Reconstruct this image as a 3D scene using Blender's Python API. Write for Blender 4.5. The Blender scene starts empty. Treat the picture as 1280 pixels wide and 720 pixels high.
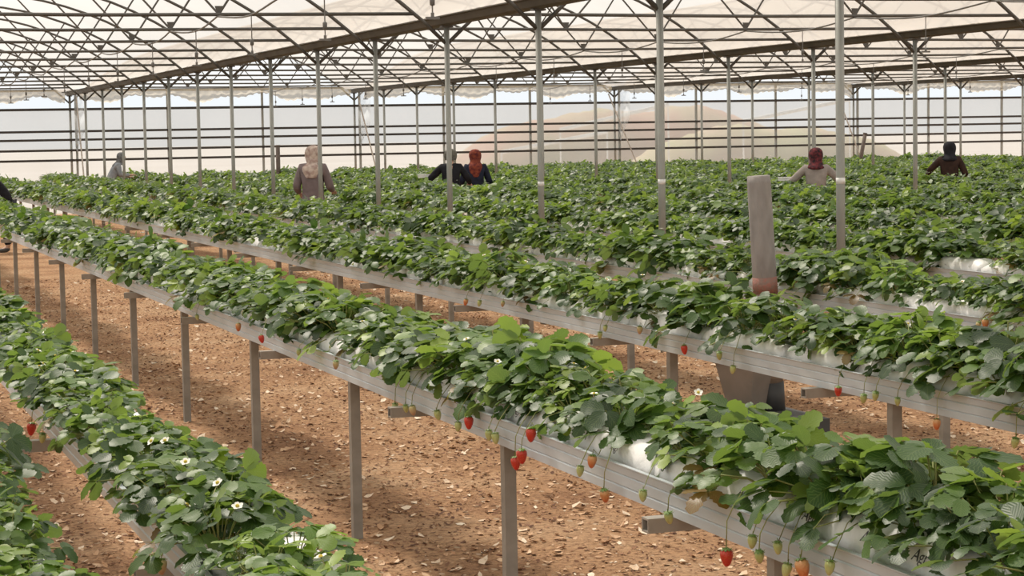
import bpy, math, random
import numpy as np
from mathutils import Vector, Matrix
random.seed(7)
rng = np.random.default_rng(11)
PI = math.pi
S = bpy.context.scene
COL = S.collection

# ------------------------------------------------------------------ camera
CAMZ = 2.0
F_PX, YAW, PITCH, ROLL = 2584.43, 0.3343, 0.0739, -0.0178
def cam_axes():
    cy, sy, cp, sp = math.cos(YAW), math.sin(YAW), math.cos(PITCH), math.sin(PITCH)
    fw = np.array([sy*cp, cy*cp, -sp]); r = np.array([cy, -sy, 0.0]); u = np.cross(r, fw)
    c, s = math.cos(ROLL), math.sin(ROLL)
    return fw, c*r + s*u, c*u - s*r
FW, RT, UP = cam_axes()
cd = bpy.data.cameras.new('camera'); cam = bpy.data.objects.new('camera', cd); COL.objects.link(cam)
cd.sensor_width = 36.0; cd.lens = F_PX/1280*36.0; cd.clip_end = 2000
cam.matrix_world = Matrix(((RT[0], UP[0], -FW[0], 0), (RT[1], UP[1], -FW[1], 0), (RT[2], UP[2], -FW[2], CAMZ), (0, 0, 0, 1)))
S.camera = cam
def proj(x, y, z):
    d = np.array([x, y, z-CAMZ]); k = d @ FW
    if k < 0.2: return -9e9, -9e9, k
    return 640 + F_PX*(d @ RT)/k, 360 - F_PX*(d @ UP)/k, k
def seen(pts, mx=140, my=90):
    ps = [proj(*p) for p in pts]; ps = [p for p in ps if p[2] > 0.2]
    if not ps: return False
    xs = [p[0] for p in ps]; ys = [p[1] for p in ps]
    return max(xs) > -mx and min(xs) < 1280+mx and max(ys) > -my and min(ys) < 720+my

ONES = 'first second third fourth fifth sixth seventh eighth ninth tenth eleventh twelfth thirteenth fourteenth fifteenth sixteenth seventeenth eighteenth nineteenth'.split()
TENS = {2: 'twent', 3: 'thirt', 4: 'fort', 5: 'fift', 6: 'sixt', 7: 'sevent', 8: 'eight', 9: 'ninet'}
def ordw(n):
    if n < 20: return ONES[n-1]
    if n >= 100: return 'hundredth' if n == 100 else 'hundred-and-' + ordw(n-100)
    t, o = divmod(n, 10)
    return TENS[t] + 'ieth' if o == 0 else TENS[t] + 'y-' + ONES[o-1]

# ------------------------------------------------------------------ helpers
class MB:
    def __init__(s): s.v = []; s.f = []; s.m = []; s.cur = 0
    def add(s, vs, fs):
        b = len(s.v); s.v += [tuple(map(float, p)) for p in vs]
        s.f += [tuple(b+i for i in f) for f in fs]; s.m += [s.cur]*len(fs)
    def box(s, lo, hi):
        x0, y0, z0 = lo; x1, y1, z1 = hi
        s.add([(x0,y0,z0),(x1,y0,z0),(x1,y1,z0),(x0,y1,z0),(x0,y0,z1),(x1,y0,z1),(x1,y1,z1),(x0,y1,z1)],
              [(0,3,2,1),(4,5,6,7),(0,1,5,4),(1,2,6,5),(2,3,7,6),(3,0,4,7)])
    def tube(s, pts, r, n=6, caps=True):
        pts = [np.array(p, float) for p in pts]; k = len(pts)
        rr = r if hasattr(r, '__len__') else [r]*k
        t0 = pts[1]-pts[0]; t0 /= np.linalg.norm(t0)
        a = np.array([0, 0, 1.0]) if abs(t0[2]) < .9 else np.array([1.0, 0, 0])
        u = np.cross(t0, a); u /= np.linalg.norm(u)
        vs = []
        for i, p in enumerate(pts):
            t = pts[min(i+1, k-1)]-pts[max(i-1, 0)]; t /= max(np.linalg.norm(t), 1e-9)
            u = u - t*(u@t); u /= max(np.linalg.norm(u), 1e-9); w = np.cross(t, u)
            for j in range(n):
                q = 2*PI*j/n; vs.append(p + rr[i]*(math.cos(q)*u + math.sin(q)*w))
        fs = [(i*n+j, i*n+(j+1) % n, (i+1)*n+(j+1) % n, (i+1)*n+j) for i in range(k-1) for j in range(n)]
        if caps: fs += [tuple(range(n-1, -1, -1)), tuple((k-1)*n+j for j in range(n))]
        s.add(vs, fs)
    def lathe(s, prof, n=12, c=(0, 0, 0)):
        vs = []; k = len(prof)
        for r, z in prof:
            for j in range(n):
                q = 2*PI*j/n; vs.append((c[0]+r*math.cos(q), c[1]+r*math.sin(q), c[2]+z))
        fs = [(i*n+j, i*n+(j+1) % n, (i+1)*n+(j+1) % n, (i+1)*n+j) for i in range(k-1) for j in range(n)]
        fs += [tuple(range(n-1, -1, -1)), tuple((k-1)*n+j for j in range(n))]
        s.add(vs, fs)
    def mesh(s, name, mats, smooth=False):
        me = bpy.data.meshes.new(name); me.from_pydata(s.v, [], s.f)
        for m in (mats if isinstance(mats, (list, tuple)) else [mats]): me.materials.append(m)
        if any(s.m): me.polygons.foreach_set('material_index', s.m)
        if smooth: me.polygons.foreach_set('use_smooth', [True]*len(s.f))
        me.update(); return me
    def build(s, name, mats, parent=None, smooth=False):
        return link(name, s.mesh(name, mats, smooth), parent)
def link(name, me, parent=None, loc=None):
    o = bpy.data.objects.new(name, me); COL.objects.link(o)
    if parent is not None: o.parent = parent
    if loc is not None: o.location = loc
    return o
def tag(o, label, cat, group=None, kind=None):
    o['label'] = label
    if cat: o['category'] = cat
    if group: o['group'] = group
    if kind: o['kind'] = kind
    return o
def thing(name, label, cat, loc=(0, 0, 0), group=None):
    o = bpy.data.objects.new(name, None); COL.objects.link(o); o.location = loc; o.empty_display_size = .05
    return tag(o, label, cat, group)
def arr_mesh(name, V, Q, mats, tone=None, luv=None, midx=None, smooth=True):
    me = bpy.data.meshes.new(name); nv, nq = len(V), len(Q)
    me.vertices.add(nv); me.vertices.foreach_set('co', np.ascontiguousarray(V, dtype=np.float32).ravel())
    me.loops.add(nq*4); me.loops.foreach_set('vertex_index', np.ascontiguousarray(Q, dtype=np.int32).ravel())
    me.polygons.add(nq); me.polygons.foreach_set('loop_start', np.arange(0, nq*4, 4, dtype=np.int32))
    for m in mats: me.materials.append(m)
    if midx is not None: me.polygons.foreach_set('material_index', np.ascontiguousarray(midx, dtype=np.int32))
    me.polygons.foreach_set('use_smooth', np.full(nq, smooth))
    if tone is not None:
        a = me.attributes.new('tone', 'FLOAT', 'POINT'); a.data.foreach_set('value', np.ascontiguousarray(tone, dtype=np.float32))
    if luv is not None:
        a = me.attributes.new('luv', 'FLOAT_VECTOR', 'POINT'); a.data.foreach_set('vector', np.ascontiguousarray(luv, dtype=np.float32).ravel())
    me.update(calc_edges=True); me.validate(); return me

# ------------------------------------------------------------------ materials
def nodes(name):
    m = bpy.data.materials.new(name); m.use_nodes = True; nt = m.node_tree; nt.nodes.clear()
    out = nt.nodes.new('ShaderNodeOutputMaterial'); return m, nt, out
def N(nt, t, **kw):
    n = nt.nodes.new(t)
    for k, v in kw.items():
        if k in n.inputs: n.inputs[k].default_value = v
        else: setattr(n, k, v)
    return n
def ramp(nt, fac, stops):
    r = nt.nodes.new('ShaderNodeValToRGB'); e = r.color_ramp.elements
    while len(e) < len(stops): e.new(0.5)
    for el, (p, c) in zip(e, stops): el.position = p; el.color = (*c, 1)
    nt.links.new(fac, r.inputs[0]); return r.outputs[0]
def mat(name, col, rough=.6, metal=0., col2=None, scale=8., bump=0., bscale=60., spec=.5, stretch=(1, 1, 1), detail=4.):
    m, nt, out = nodes(name); L = nt.links.new
    b = N(nt, 'ShaderNodeBsdfPrincipled', Roughness=rough, Metallic=metal); b.inputs['Specular IOR Level'].default_value = spec
    tc = N(nt, 'ShaderNodeTexCoord'); mp = N(nt, 'ShaderNodeMapping'); mp.inputs['Scale'].default_value = stretch
    L(tc.outputs['Object'], mp.inputs['Vector'])
    no = N(nt, 'ShaderNodeTexNoise', Scale=scale, Detail=detail); L(mp.outputs[0], no.inputs['Vector'])
    c2 = col2 or tuple(c*.78 for c in col)
    L(ramp(nt, no.outputs[0], [(.35, c2), (.65, col)]), b.inputs['Base Color'])
    if bump:
        n2 = N(nt, 'ShaderNodeTexNoise', Scale=bscale, Detail=3.); L(mp.outputs[0], n2.inputs['Vector'])
        bp = N(nt, 'ShaderNodeBump', Strength=bump, Distance=.01); L(n2.outputs[0], bp.inputs['Height']); L(bp.outputs[0], b.inputs['Normal'])
    L(b.outputs[0], out.inputs['Surface']); return m
M = {}
M['galv'] = mat('galvanised_steel', (.36, .37, .34), .5, .35, (.27, .275, .25), 6., .15, 40., stretch=(1, 1, .4))
M['truss'] = mat('weathered_truss_steel', (.115, .11, .10), .55, .3, (.085, .08, .072), 5.)
M['beam'] = mat('dark_gutter_steel', (.085, .078, .062), .6, .2, (.055, .05, .04), 3.)
M['trough'] = mat('weathered_trough_steel', (.55, .61, .645), .42, .1, (.42, .465, .49), 5., .1, 30., stretch=(1, .25, 1))
M['leg'] = mat('dull_leg_steel', (.30, .275, .235), .6, .2, (.23, .21, .175), 9., .1)
M['bracket'] = mat('bracket_steel', (.40, .37, .33), .55, .2, (.29, .26, .22), 9.)
M['rail'] = mat('dark_rail_paint', (.05, .042, .036), .5, .2)
M['bag'] = mat('white_grow_bag_film', (.86, .86, .85), .36, 0, (.74, .74, .72), 14., .5, 22.)
M['ink'] = mat('dark_print_ink', (.05, .055, .06), .6)
M['pole'] = mat('weathered_grey_pole', (.30, .275, .255), .75, 0, (.22, .20, .185), 14., .5, 50., stretch=(1, 1, .35))
M['redtape'] = mat('faded_red_wrap', (.30, .12, .09), .7, 0, (.22, .15, .12), 40., .4, 90.)
M['darkpl'] = mat('dark_plastic', (.07, .07, .068), .6, 0, (.05, .05, .05))
M['brownwrap'] = mat('brown_tape_wrap', (.34, .25, .17), .7, 0, (.17, .13, .10), 6., .3, 60., stretch=(.2, .2, 6))
M['bucket'] = mat('grey_brown_bin', (.27, .23, .195), .65, 0, (.22, .19, .16), 6.)
M['stub'] = mat('old_stub_post', (.16, .125, .105), .8, 0, (.10, .08, .07), 12., .4)
M['hose'] = mat('grey_hose', (.17, .165, .155), .6)
M['white'] = mat('white_plastic', (.80, .80, .78), .5, 0, (.72, .72, .70))
M['rope'] = mat('pale_cord', (.60, .58, .54), .7)
M['petal'] = mat('white_petal', (.82, .82, .76), .55, 0, (.74, .75, .66), 50.)
M['pollen'] = mat('yellow_flower_heart', (.60, .46, .06), .7)
M['stalk'] = mat('pale_green_stalk', (.28, .34, .09), .5, 0, (.24, .22, .08), 20.)
M['calyx'] = mat('green_calyx', (.11, .20, .035), .5, 0, (.16, .25, .06), 60.)
M['mound'] = mat('earth_bank', (.34, .20, .14), .9, 0, (.30, .27, .16), .35, .3, 6., detail=2.)
M['hedge'] = mat('olive_bank', (.30, .29, .14), .9, 0, (.34, .25, .16), .5, .3, 6.)
M['tarp'] = mat('white_sheet_edge', (.85, .83, .78), .6)
M['field'] = mat('pale_field_soil', (.46, .42, .38), .95, 0, (.40, .36, .32), .08)
M['skin'] = mat('skin', (.52, .33, .24), .5, 0, (.48, .30, .21), 20.)
M['eye'] = mat('dark_eye', (.03, .02, .015), .3)

def leaf_material(name, obj_rand):
    m, nt, out = nodes(name); L = nt.links.new
    at = N(nt, 'ShaderNodeAttribute', attribute_name='tone'); uv = N(nt, 'ShaderNodeAttribute', attribute_name='luv')
    tone = at.outputs['Fac']
    base = ramp(nt, tone, [(.0, (.16, .085, .035)), (.03, (.17, .12, .04)), (.06, (.015, .042, .012)), (.40, (.034, .082, .016)), (.70, (.080, .152, .022)), (1., (.21, .29, .042))])
    sx = N(nt, 'ShaderNodeSeparateXYZ'); L(uv.outputs['Vector'], sx.inputs[0])
    # veins: chevrons running from the midrib to the teeth
    ab = N(nt, 'ShaderNodeMath', operation='ABSOLUTE'); L(sx.outputs[0], ab.inputs[0])
    ma = N(nt, 'ShaderNodeMath', operation='MULTIPLY_ADD'); L(ab.outputs[0], ma.inputs[0]); ma.inputs[1].default_value = -.55; L(sx.outputs[1], ma.inputs[2])
    mu = N(nt, 'ShaderNodeMath', operation='MULTIPLY'); L(ma.outputs[0], mu.inputs[0]); mu.inputs[1].default_value = 44.
    si = N(nt, 'ShaderNodeMath', operation='SINE'); L(mu.outputs[0], si.inputs[0])
    pw = N(nt, 'ShaderNodeMapRange'); L(si.outputs[0], pw.inputs[0]); pw.inputs[1].default_value = .55; pw.inputs[2].default_value = 1.
    mid = N(nt, 'ShaderNodeMapRange'); L(ab.outputs[0], mid.inputs[0]); mid.inputs[1].default_value = .07; mid.inputs[2].default_value = .0
    mx = N(nt, 'ShaderNodeMath', operation='MAXIMUM'); L(pw.outputs[0], mx.inputs[0]); L(mid.outputs[0], mx.inputs[1])
    sc = N(nt, 'ShaderNodeMath', operation='MULTIPLY'); L(mx.outputs[0], sc.inputs[0]); sc.inputs[1].default_value = .30
    mix = N(nt, 'ShaderNodeMix', data_type='RGBA'); L(sc.outputs[0], mix.inputs[0]); L(base, mix.inputs[6]); mix.inputs[7].default_value = (.20, .27, .10, 1)
    gi = N(nt, 'ShaderNodeNewGeometry')
    under = N(nt, 'ShaderNodeMix', data_type='RGBA'); uf = N(nt, 'ShaderNodeMath', operation='MULTIPLY'); L(gi.outputs['Backfacing'], uf.inputs[0]); uf.inputs[1].default_value = .45
    L(uf.outputs[0], under.inputs[0]); L(mix.outputs[2], under.inputs[6]); under.inputs[7].default_value = (.20, .27, .14, 1)
    col = under.outputs[2]
    if obj_rand:
        oi = N(nt, 'ShaderNodeObjectInfo'); hs = N(nt, 'ShaderNodeHueSaturation')
        mr = N(nt, 'ShaderNodeMapRange'); L(oi.outputs['Random'], mr.inputs[0]); mr.inputs[3].default_value = .8; mr.inputs[4].default_value = 1.2
        L(mr.outputs[0], hs.inputs['Value']); L(col, hs.inputs['Color']); col = hs.outputs[0]
    b = N(nt, 'ShaderNodeBsdfPrincipled', Roughness=.42); b.inputs['Specular IOR Level'].default_value = .5
    L(col, b.inputs['Base Color'])
    bp = N(nt, 'ShaderNodeBump', Strength=.07, Distance=.004); L(si.outputs[0], bp.inputs['Height']); L(bp.outputs[0], b.inputs['Normal'])
    tr = N(nt, 'ShaderNodeBsdfTranslucent'); tcol = N(nt, 'ShaderNodeMix', data_type='RGBA', blend_type='MULTIPLY'); tcol.inputs[0].default_value = 1.
    L(col, tcol.inputs[6]); tcol.inputs[7].default_value = (2.15, 2.2, .9, 1); L(tcol.outputs[2], tr.inputs['Color'])
    ms = N(nt, 'ShaderNodeMixShader'); ms.inputs[0].default_value = .30; L(b.outputs[0], ms.inputs[1]); L(tr.outputs[0], ms.inputs[2])
    L(ms.outputs[0], out.inputs['Surface']); return m
M['leaf'] = leaf_material('strawberry_leaf', True)
M['leaf_far'] = leaf_material('strawberry_leaf_mass', False)

def berry_material(name, c1, c2, grad=0.):
    m, nt, out = nodes(name); L = nt.links.new
    b = N(nt, 'ShaderNodeBsdfPrincipled', Roughness=.32); tc = N(nt, 'ShaderNodeTexCoord')
    vo = N(nt, 'ShaderNodeTexVoronoi', Scale=260.); L(tc.outputs['Object'], vo.inputs['Vector'])
    sp = N(nt, 'ShaderNodeSeparateXYZ'); L(tc.outputs['Object'], sp.inputs[0])
    mr = N(nt, 'ShaderNodeMapRange'); L(sp.outputs[2], mr.inputs[0]); mr.inputs[1].default_value = -.045; mr.inputs[2].default_value = -.008
    base = ramp(nt, mr.outputs[0], [(.1, c1), (.95, c2)])
    sd = N(nt, 'ShaderNodeMapRange'); L(vo.outputs['Distance'], sd.inputs[0]); sd.inputs[1].default_value = .22; sd.inputs[2].default_value = .12
    mix = N(nt, 'ShaderNodeMix', data_type='RGBA'); L(sd.outputs[0], mix.inputs[0]); L(base, mix.inputs[6]); mix.inputs[7].default_value = (.55, .38, .10, 1)
    L(mix.outputs[2], b.inputs['Base Color'])
    bp = N(nt, 'ShaderNodeBump', Strength=.5, Distance=.002); L(vo.outputs['Distance'], bp.inputs['Height']); L(bp.outputs[0], b.inputs['Normal'])
    b.inputs['Subsurface Weight'].default_value = .0
    L(b.outputs[0], out.inputs['Surface']); return m
M['berry_r'] = berry_material('ripe_red_berry', (.55, .025, .015), (.50, .04, .02))
M['berry_o'] = berry_material('half_ripe_berry', (.55, .13, .04), (.58, .30, .12))
M['berry_p'] = berry_material('blushing_pale_berry', (.46, .24, .14), (.52, .44, .20))
M['berry_g'] = berry_material('unripe_green_berry', (.50, .46, .20), (.38, .42, .14))

def film(name, col, transp, tcol=(1, 1, 1)):
    m, nt, out = nodes(name); L = nt.links.new
    tc = N(nt, 'ShaderNodeTexCoord'); mp = N(nt, 'ShaderNodeMapping'); mp.inputs['Scale'].default_value = (.5, .35, .5); L(tc.outputs['Object'], mp.inputs['Vector'])
    no = N(nt, 'ShaderNodeTexNoise', Scale=1.6, Detail=5.); L(mp.outputs[0], no.inputs['Vector'])
    c = ramp(nt, no.outputs[0], [(.3, tuple(x*.9 for x in col)), (.7, col)])
    tl = N(nt, 'ShaderNodeBsdfTranslucent'); L(c, tl.inputs['Color'])
    df = N(nt, 'ShaderNodeBsdfDiffuse'); L(c, df.inputs['Color'])
    tp = N(nt, 'ShaderNodeBsdfTransparent', Color=(*tcol, 1))
    m1 = N(nt, 'ShaderNodeMixShader'); m1.inputs[0].default_value = .28; L(tl.outputs[0], m1.inputs[1]); L(df.outputs[0], m1.inputs[2])
    m2 = N(nt, 'ShaderNodeMixShader'); m2.inputs[0].default_value = transp; L(m1.outputs[0], m2.inputs[1]); L(tp.outputs[0], m2.inputs[2])
    L(m2.outputs[0], out.inputs['Surface']); return m
M['roof'] = film('roof_film', (.60, .555, .505), .40, (.97, .93, .87))
M['wallfilm'] = film('wall_film', (.36, .345, .325), .44, (.96, .95, .93))
M['gable'] = film('gable_film', (.82, .84, .84), .62)
M['curtain'] = film('cream_curtain_film', (.52, .465, .37), .22)

def soil_material():
    m, nt, out = nodes('orange_soil'); L = nt.links.new
    b = N(nt, 'ShaderNodeBsdfPrincipled', Roughness=.95); b.inputs['Specular IOR Level'].default_value = .15
    tc = N(nt, 'ShaderNodeTexCoord'); P = tc.outputs['Object']
    a = N(nt, 'ShaderNodeTexNoise', Scale=1.1, Detail=5.); L(P, a.inputs['Vector'])
    base = ramp(nt, a.outputs[0], [(.32, (.41, .225, .125)), (.5, (.58, .345, .195)), (.7, (.69, .46, .285))])
    f = N(nt, 'ShaderNodeTexNoise', Scale=26., Detail=6., Roughness=.7); L(P, f.inputs['Vector'])
    ff = ramp(nt, f.outputs[0], [(.34, (.30, .24, .2)), (.52, (1, 1, 1)), (.68, (1.25, 1.25, 1.2))])
    mx = N(nt, 'ShaderNodeMix', data_type='RGBA', blend_type='MULTIPLY'); mx.inputs[0].default_value = .75; L(base, mx.inputs[6]); L(ff, mx.inputs[7])
    # chips of straw and bark lying in the soil
    v = N(nt, 'ShaderNodeTexVoronoi', Scale=24.); wp = N(nt, 'ShaderNodeMapping'); wp.inputs['Scale'].default_value = (1., .6, 1.); L(P, wp.inputs['Vector']); L(wp.outputs[0], v.inputs['Vector'])
    hs = N(nt, 'ShaderNodeSeparateColor'); L(v.outputs['Color'], hs.inputs[0])
    gt = N(nt, 'ShaderNodeMath', operation='GREATER_THAN'); L(hs.outputs[0], gt.inputs[0]); gt.inputs[1].default_value = .80
    lt = N(nt, 'ShaderNodeMath', operation='LESS_THAN'); L(v.outputs['Distance'], lt.inputs[0]); lt.inputs[1].default_value = .36
    an = N(nt, 'ShaderNodeMath', operation='MULTIPLY'); L(gt.outputs[0], an.inputs[0]); L(lt.outputs[0], an.inputs[1])
    cc = ramp(nt, hs.outputs[1], [(.2, (.22, .10, .06)), (.5, (.52, .30, .16)), (.8, (.68, .50, .34))])
    m2 = N(nt, 'ShaderNodeMix', data_type='RGBA'); L(an.outputs[0], m2.inputs[0]); L(mx.outputs[2], m2.inputs[6]); L(cc, m2.inputs[7])
    L(m2.outputs[2], b.inputs['Base Color'])
    ad = N(nt, 'ShaderNodeMath', operation='MULTIPLY_ADD'); L(an.outputs[0], ad.inputs[0]); ad.inputs[1].default_value = .3; L(f.outputs[0], ad.inputs[2])
    bp = N(nt, 'ShaderNodeBump', Strength=1., Distance=.05); L(ad.outputs[0], bp.inputs['Height']); L(bp.outputs[0], b.inputs['Normal'])
    L(b.outputs[0], out.inputs['Surface']); return m
M['soil'] = soil_material()
def litter_material():
    m, nt, out = nodes('dry_leaf_litter'); L = nt.links.new
    b = N(nt, 'ShaderNodeBsdfPrincipled', Roughness=.8); b.inputs['Specular IOR Level'].default_value = .25
    at = N(nt, 'ShaderNodeAttribute', attribute_name='tone')
    L(ramp(nt, at.outputs['Fac'], [(.0, (.13, .065, .04)), (.3, (.27, .14, .08)), (.55, (.48, .28, .155)), (.8, (.66, .46, .30)), (1., (.84, .73, .58))]), b.inputs['Base Color'])
    L(b.outputs[0], out.inputs['Surface']); return m
M['litter'] = litter_material()

# ------------------------------------------------------------------ layout of the greenhouse
ROWS = [(.26, 4.3), (.957, 3.6), (2.56, 3.1), (4.495, 5.0), (6.42, 8.0), (8.45, 10.6)]
x = 10.5
while x < 35: ROWS.append((x, (x-1.8)/math.tan(.5768+.03))); x += 2.05
ROW_END = 57.3
RW = .32
GZ0, GZ1 = .80, .905
ROWN = ['%s bench from the left' % ordw(i+1) for i in range(len(ROWS))]
BAY = 8.2; BX = [7.45 + BAY*i for i in range(5)]
ZB = 3.31
FY = [20.46 + 3.197*k for k in range(-4, 13)]
YW = FY[-1]; FY[2] = 13.88

# floor, outside ground
mb = MB(); mb.add([(-14, -12, 0), (50, -12, 0), (50, 59.6, 0), (-14, 59.6, 0)], [(0, 1, 2, 3)])
tag(mb.build('floor', M['soil']), 'orange brown bare soil floor strewn with straw and dry leaves', 'floor', kind='structure')
mb = MB(); mb.add([(-400, 59.6, -.02), (500, 59.6, -.02), (500, 700, -.02), (-400, 700, -.02)], [(0, 1, 2, 3)])
tag(mb.build('terrain', M['field']), 'pale field outside beyond the plastic back wall', 'field', kind='structure')

# ------------------------------------------------------------------ roof film, wall film
HC = BAY/2; ZS = ZB-.22; RAD = HC/math.sin(PI/4); ZC = ZS - RAD*math.cos(PI/4)
def arch(t): # t -1..1 -> offset, z
    a = t*PI/4; return RAD*math.sin(a), ZC + RAD*math.cos(a)
def arch_z(off): return ZC + math.sqrt(RAD*RAD - off*off)
bays = [(-8.95, -.75), (-.75, 7.45)] + [(BX[i], BX[i]+BAY) for i in range(4)] + [(BX[4], BX[4]+BAY)]
for bi, (a, b) in enumerate(bays):
    mb = MB(); cx = (a+b)/2; nn = 40; ys = list(np.linspace(-10, YW+.25, 34))
    vs = []
    for y in ys:
        for i in range(nn+1):
            lo = -1.0 if bi in (1, 6) else -.955; hi = 1.0 if bi in (0, 5) else .955
            o, z = arch(lo + (hi-lo)*i/nn); z = max(z+.035, ZB+.112); vs.append((cx+o, y, z + .010*math.sin(y*2.1+i)*(2 < i < nn-2)))
    w = nn+1
    mb.add(vs, [(j*w+i, j*w+i+1, (j+1)*w+i+1, (j+1)*w+i) for j in range(len(ys)-1) for i in range(nn)])
    tag(mb.build('ceiling', M['roof'], smooth=True), 'arched white plastic roof film, %s span from the left' % ordw(bi+1), 'roof', 'arched roof films', 'structure')
mb = MB(); xs = np.arange(-14, 48.01, .25)
vs = [(xx, YW+.12+.02*math.sin(xx*3.3)+.012*math.sin(xx*9.1), z) for z in (0, 1.0, 2.0, 2.93) for xx in xs]; w = len(xs)
mb.add(vs, [(j*w+i, j*w+i+1, (j+1)*w+i+1, (j+1)*w+i) for j in range(3) for i in range(w-1)])
tag(mb.build('wall_back', M['wallfilm'], smooth=True), 'whitish see-through plastic sheet closing the lower back wall', 'wall', kind='structure')
for bi, (a, b) in enumerate(bays[1:]):
    mb = MB(); cx = (a+b)/2; vs = []; nn = 20
    for i in range(nn+1):
        o, z = arch(-.89+1.78*i/nn); vs += [(cx+o, YW+.1, ZB+.15), (cx+o, YW+.1, max(z, ZB+.16))]
    mb.add(vs, [(2*i, 2*i+2, 2*i+3, 2*i+1) for i in range(nn)])
    tag(mb.build('wall_gable', M['gable']), 'clear plastic gable above the back wall under the %s roof span' % ordw(bi+1), 'wall', 'gable films', 'structure')
for i, z in enumerate((2.93, 2.315, 2.08, 1.79, 1.51)):
    mb = MB(); r = .032 if i else .035
    mb.box((-14, YW-.06, z-r), (48, YW-.06+.04, z+r))
    tag(mb.build('trim_%d' % (i+1), M['rail']), 'dark horizontal rail along the back wall, %s from the top' % ordw(i+1), 'rail', 'back wall rails', 'structure')
# bunched curtain film along the top of the back wall, one length per bay
for bi, (a, b) in enumerate(bays[1:]):
    mb = MB(); xs = np.linspace(a+.25, b-.15, 120); R = random.Random(30+bi); vs = []; rows = 7
    ph = [R.uniform(0, 6) for _ in range(5)]
    for i, xx in enumerate(xs):
        t = (xx-a)/BAY
        dep = .15 + .09*abs(math.sin(t*9+ph[0])) + .06*math.sin(t*17+ph[1]) + .04*math.sin(t*41+ph[2])
        if t > .93: dep += (t-.93)*2.2
        dep = max(.12, dep)
        for j in range(rows):
            q = j/(rows-1)
            vs.append((xx, YW-.16-.10*math.sin(PI*q)*(1+.3*math.sin(xx*5+ph[3])) + .025*math.sin(xx*23+ph[4]+q*2)+.05*q, ZB+.16 - dep*1.25*q - .02*math.sin(xx*31)*q))
    mb.add(vs, [(i*rows+j, (i+1)*rows+j, (i+1)*rows+j+1, i*rows+j+1) for i in range(len(xs)-1) for j in range(rows-1)])
    o = mb.build('rolled_curtain', M['curtain'], smooth=True)
    tag(o, 'bunched cream plastic curtain above the back wall opening, %s bay from the left' % ordw(bi+1), 'curtain', 'bunched curtains')
# cross bar at the back wall head, under the roof
mb = MB(); mb.box((-14, YW-.08, ZB+.12), (48, YW-.02, ZB+.18)); tag(mb.build('trim_6', M['truss']), 'steel head bar along the top of the back wall', 'rail', None, 'structure')

# ------------------------------------------------------------------ gutter beams, posts, trusses
BN = ['%s roof gutter from the left' % ordw(i+1) for i in range(5)]
for i, bx in enumerate(BX[:4]):
    mb = MB(); y0, y1 = 6.0, YW+.2
    prof = [(-.12, .085), (-.09, .015), (-.05, 0), (.05, 0), (.09, .015), (.12, .085), (.17, .09), (.17, .102), (.11, .10), (.08, .03), (.04, .012), (-.04, .012), (-.08, .03), (-.11, .10), (-.17, .102), (-.17, .09)]
    n = len(prof); vs = [(bx+p, y, ZB+q) for y in (y0, y1) for p, q in prof]
    mb.add(vs, [(j, (j+1) % n, n+(j+1) % n, n+j) for j in range(n)] + [tuple(range(n-1, -1, -1)), tuple(range(n, 2*n))])
    tag(mb.build('gutter_beam', M['beam']), 'long dark steel roof gutter beam, %s of the four from the left' % ordw(i+1), 'beam', 'roof gutter beams')
def post_mesh():
    mb = MB(); mb.lathe([(.033, 0), (.033, ZB-.01)], 12); return mb.mesh('support_post', M['galv'], True)
pm = post_mesh()
mbb = MB(); mbb.lathe([(.0345, .0), (.0345, .045)], 12); band = mbb.mesh('white_band', M['white'], True)
mbb = MB(); mbb.box((-.07, -.05, -.02), (.07, .05, .0)); capm = mbb.mesh('head_plate', M['truss'])
for i, bx in enumerate(BX[:4]):
    for k, y in enumerate(FY):
        if not seen([(bx, y, 0), (bx, y, ZB)], 120, 0): continue
        t = thing('steel_post', 'grey steel post under the %s roof gutter, %s from the back wall' % (ordw(i+1), ordw(len(FY)-k)), 'post', (bx, y, 0), 'posts under the roof gutters')
        link('shaft', pm, t); link('head_plate', capm, t, (0, 0, ZB))
        if (i, k) in ((0, 2), (0, 3), (0, 4)):
            b = link('white_band', band, t, (0, 0, {2: 1.59, 3: 1.53, 4: 1.46}[k])); b['label'] = 'white painted band'
# posts standing in the back wall
wp = MB(); wp.box((-.03, -.03, 0), (.03, .03, ZB+.12)); wpm = wp.mesh('wall_post', M['galv'])
wi = 0
for i, bx in enumerate([-.75]+BX):
    for q in (0, 1, 2):
        xx = bx + BAY*q/3 + (.16 if q == 0 else 0)
        if not seen([(xx, YW, 0), (xx, YW, ZB)], 100, 0): continue
        wi += 1
        o = link('wall_post', wpm, None, (xx, YW+.03, 0)); tag(o, 'thin grey steel post in the plastic back wall, %s from the left' % ordw(wi), 'post', 'back wall posts')
# pale bracing cords at the back wall
for i, (p, q) in enumerate([((7.60, 3.28), (7.8, .02)), ((15.70, 3.2), (16.45, .02)), ((23.55, 3.2), (24.9, .02)), ((31.3, 3.2), (32.6, .02))]):
    mb = MB(); mb.tube([(p[0], YW-.25, p[1]), (q[0], YW-.25, q[1])], .022, 5)
    tag(mb.build('bracing_cord', M['rope']), 'pale slanting bracing cord beside the back end of the %s' % BN[i], 'cord', 'bracing cords')
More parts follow.
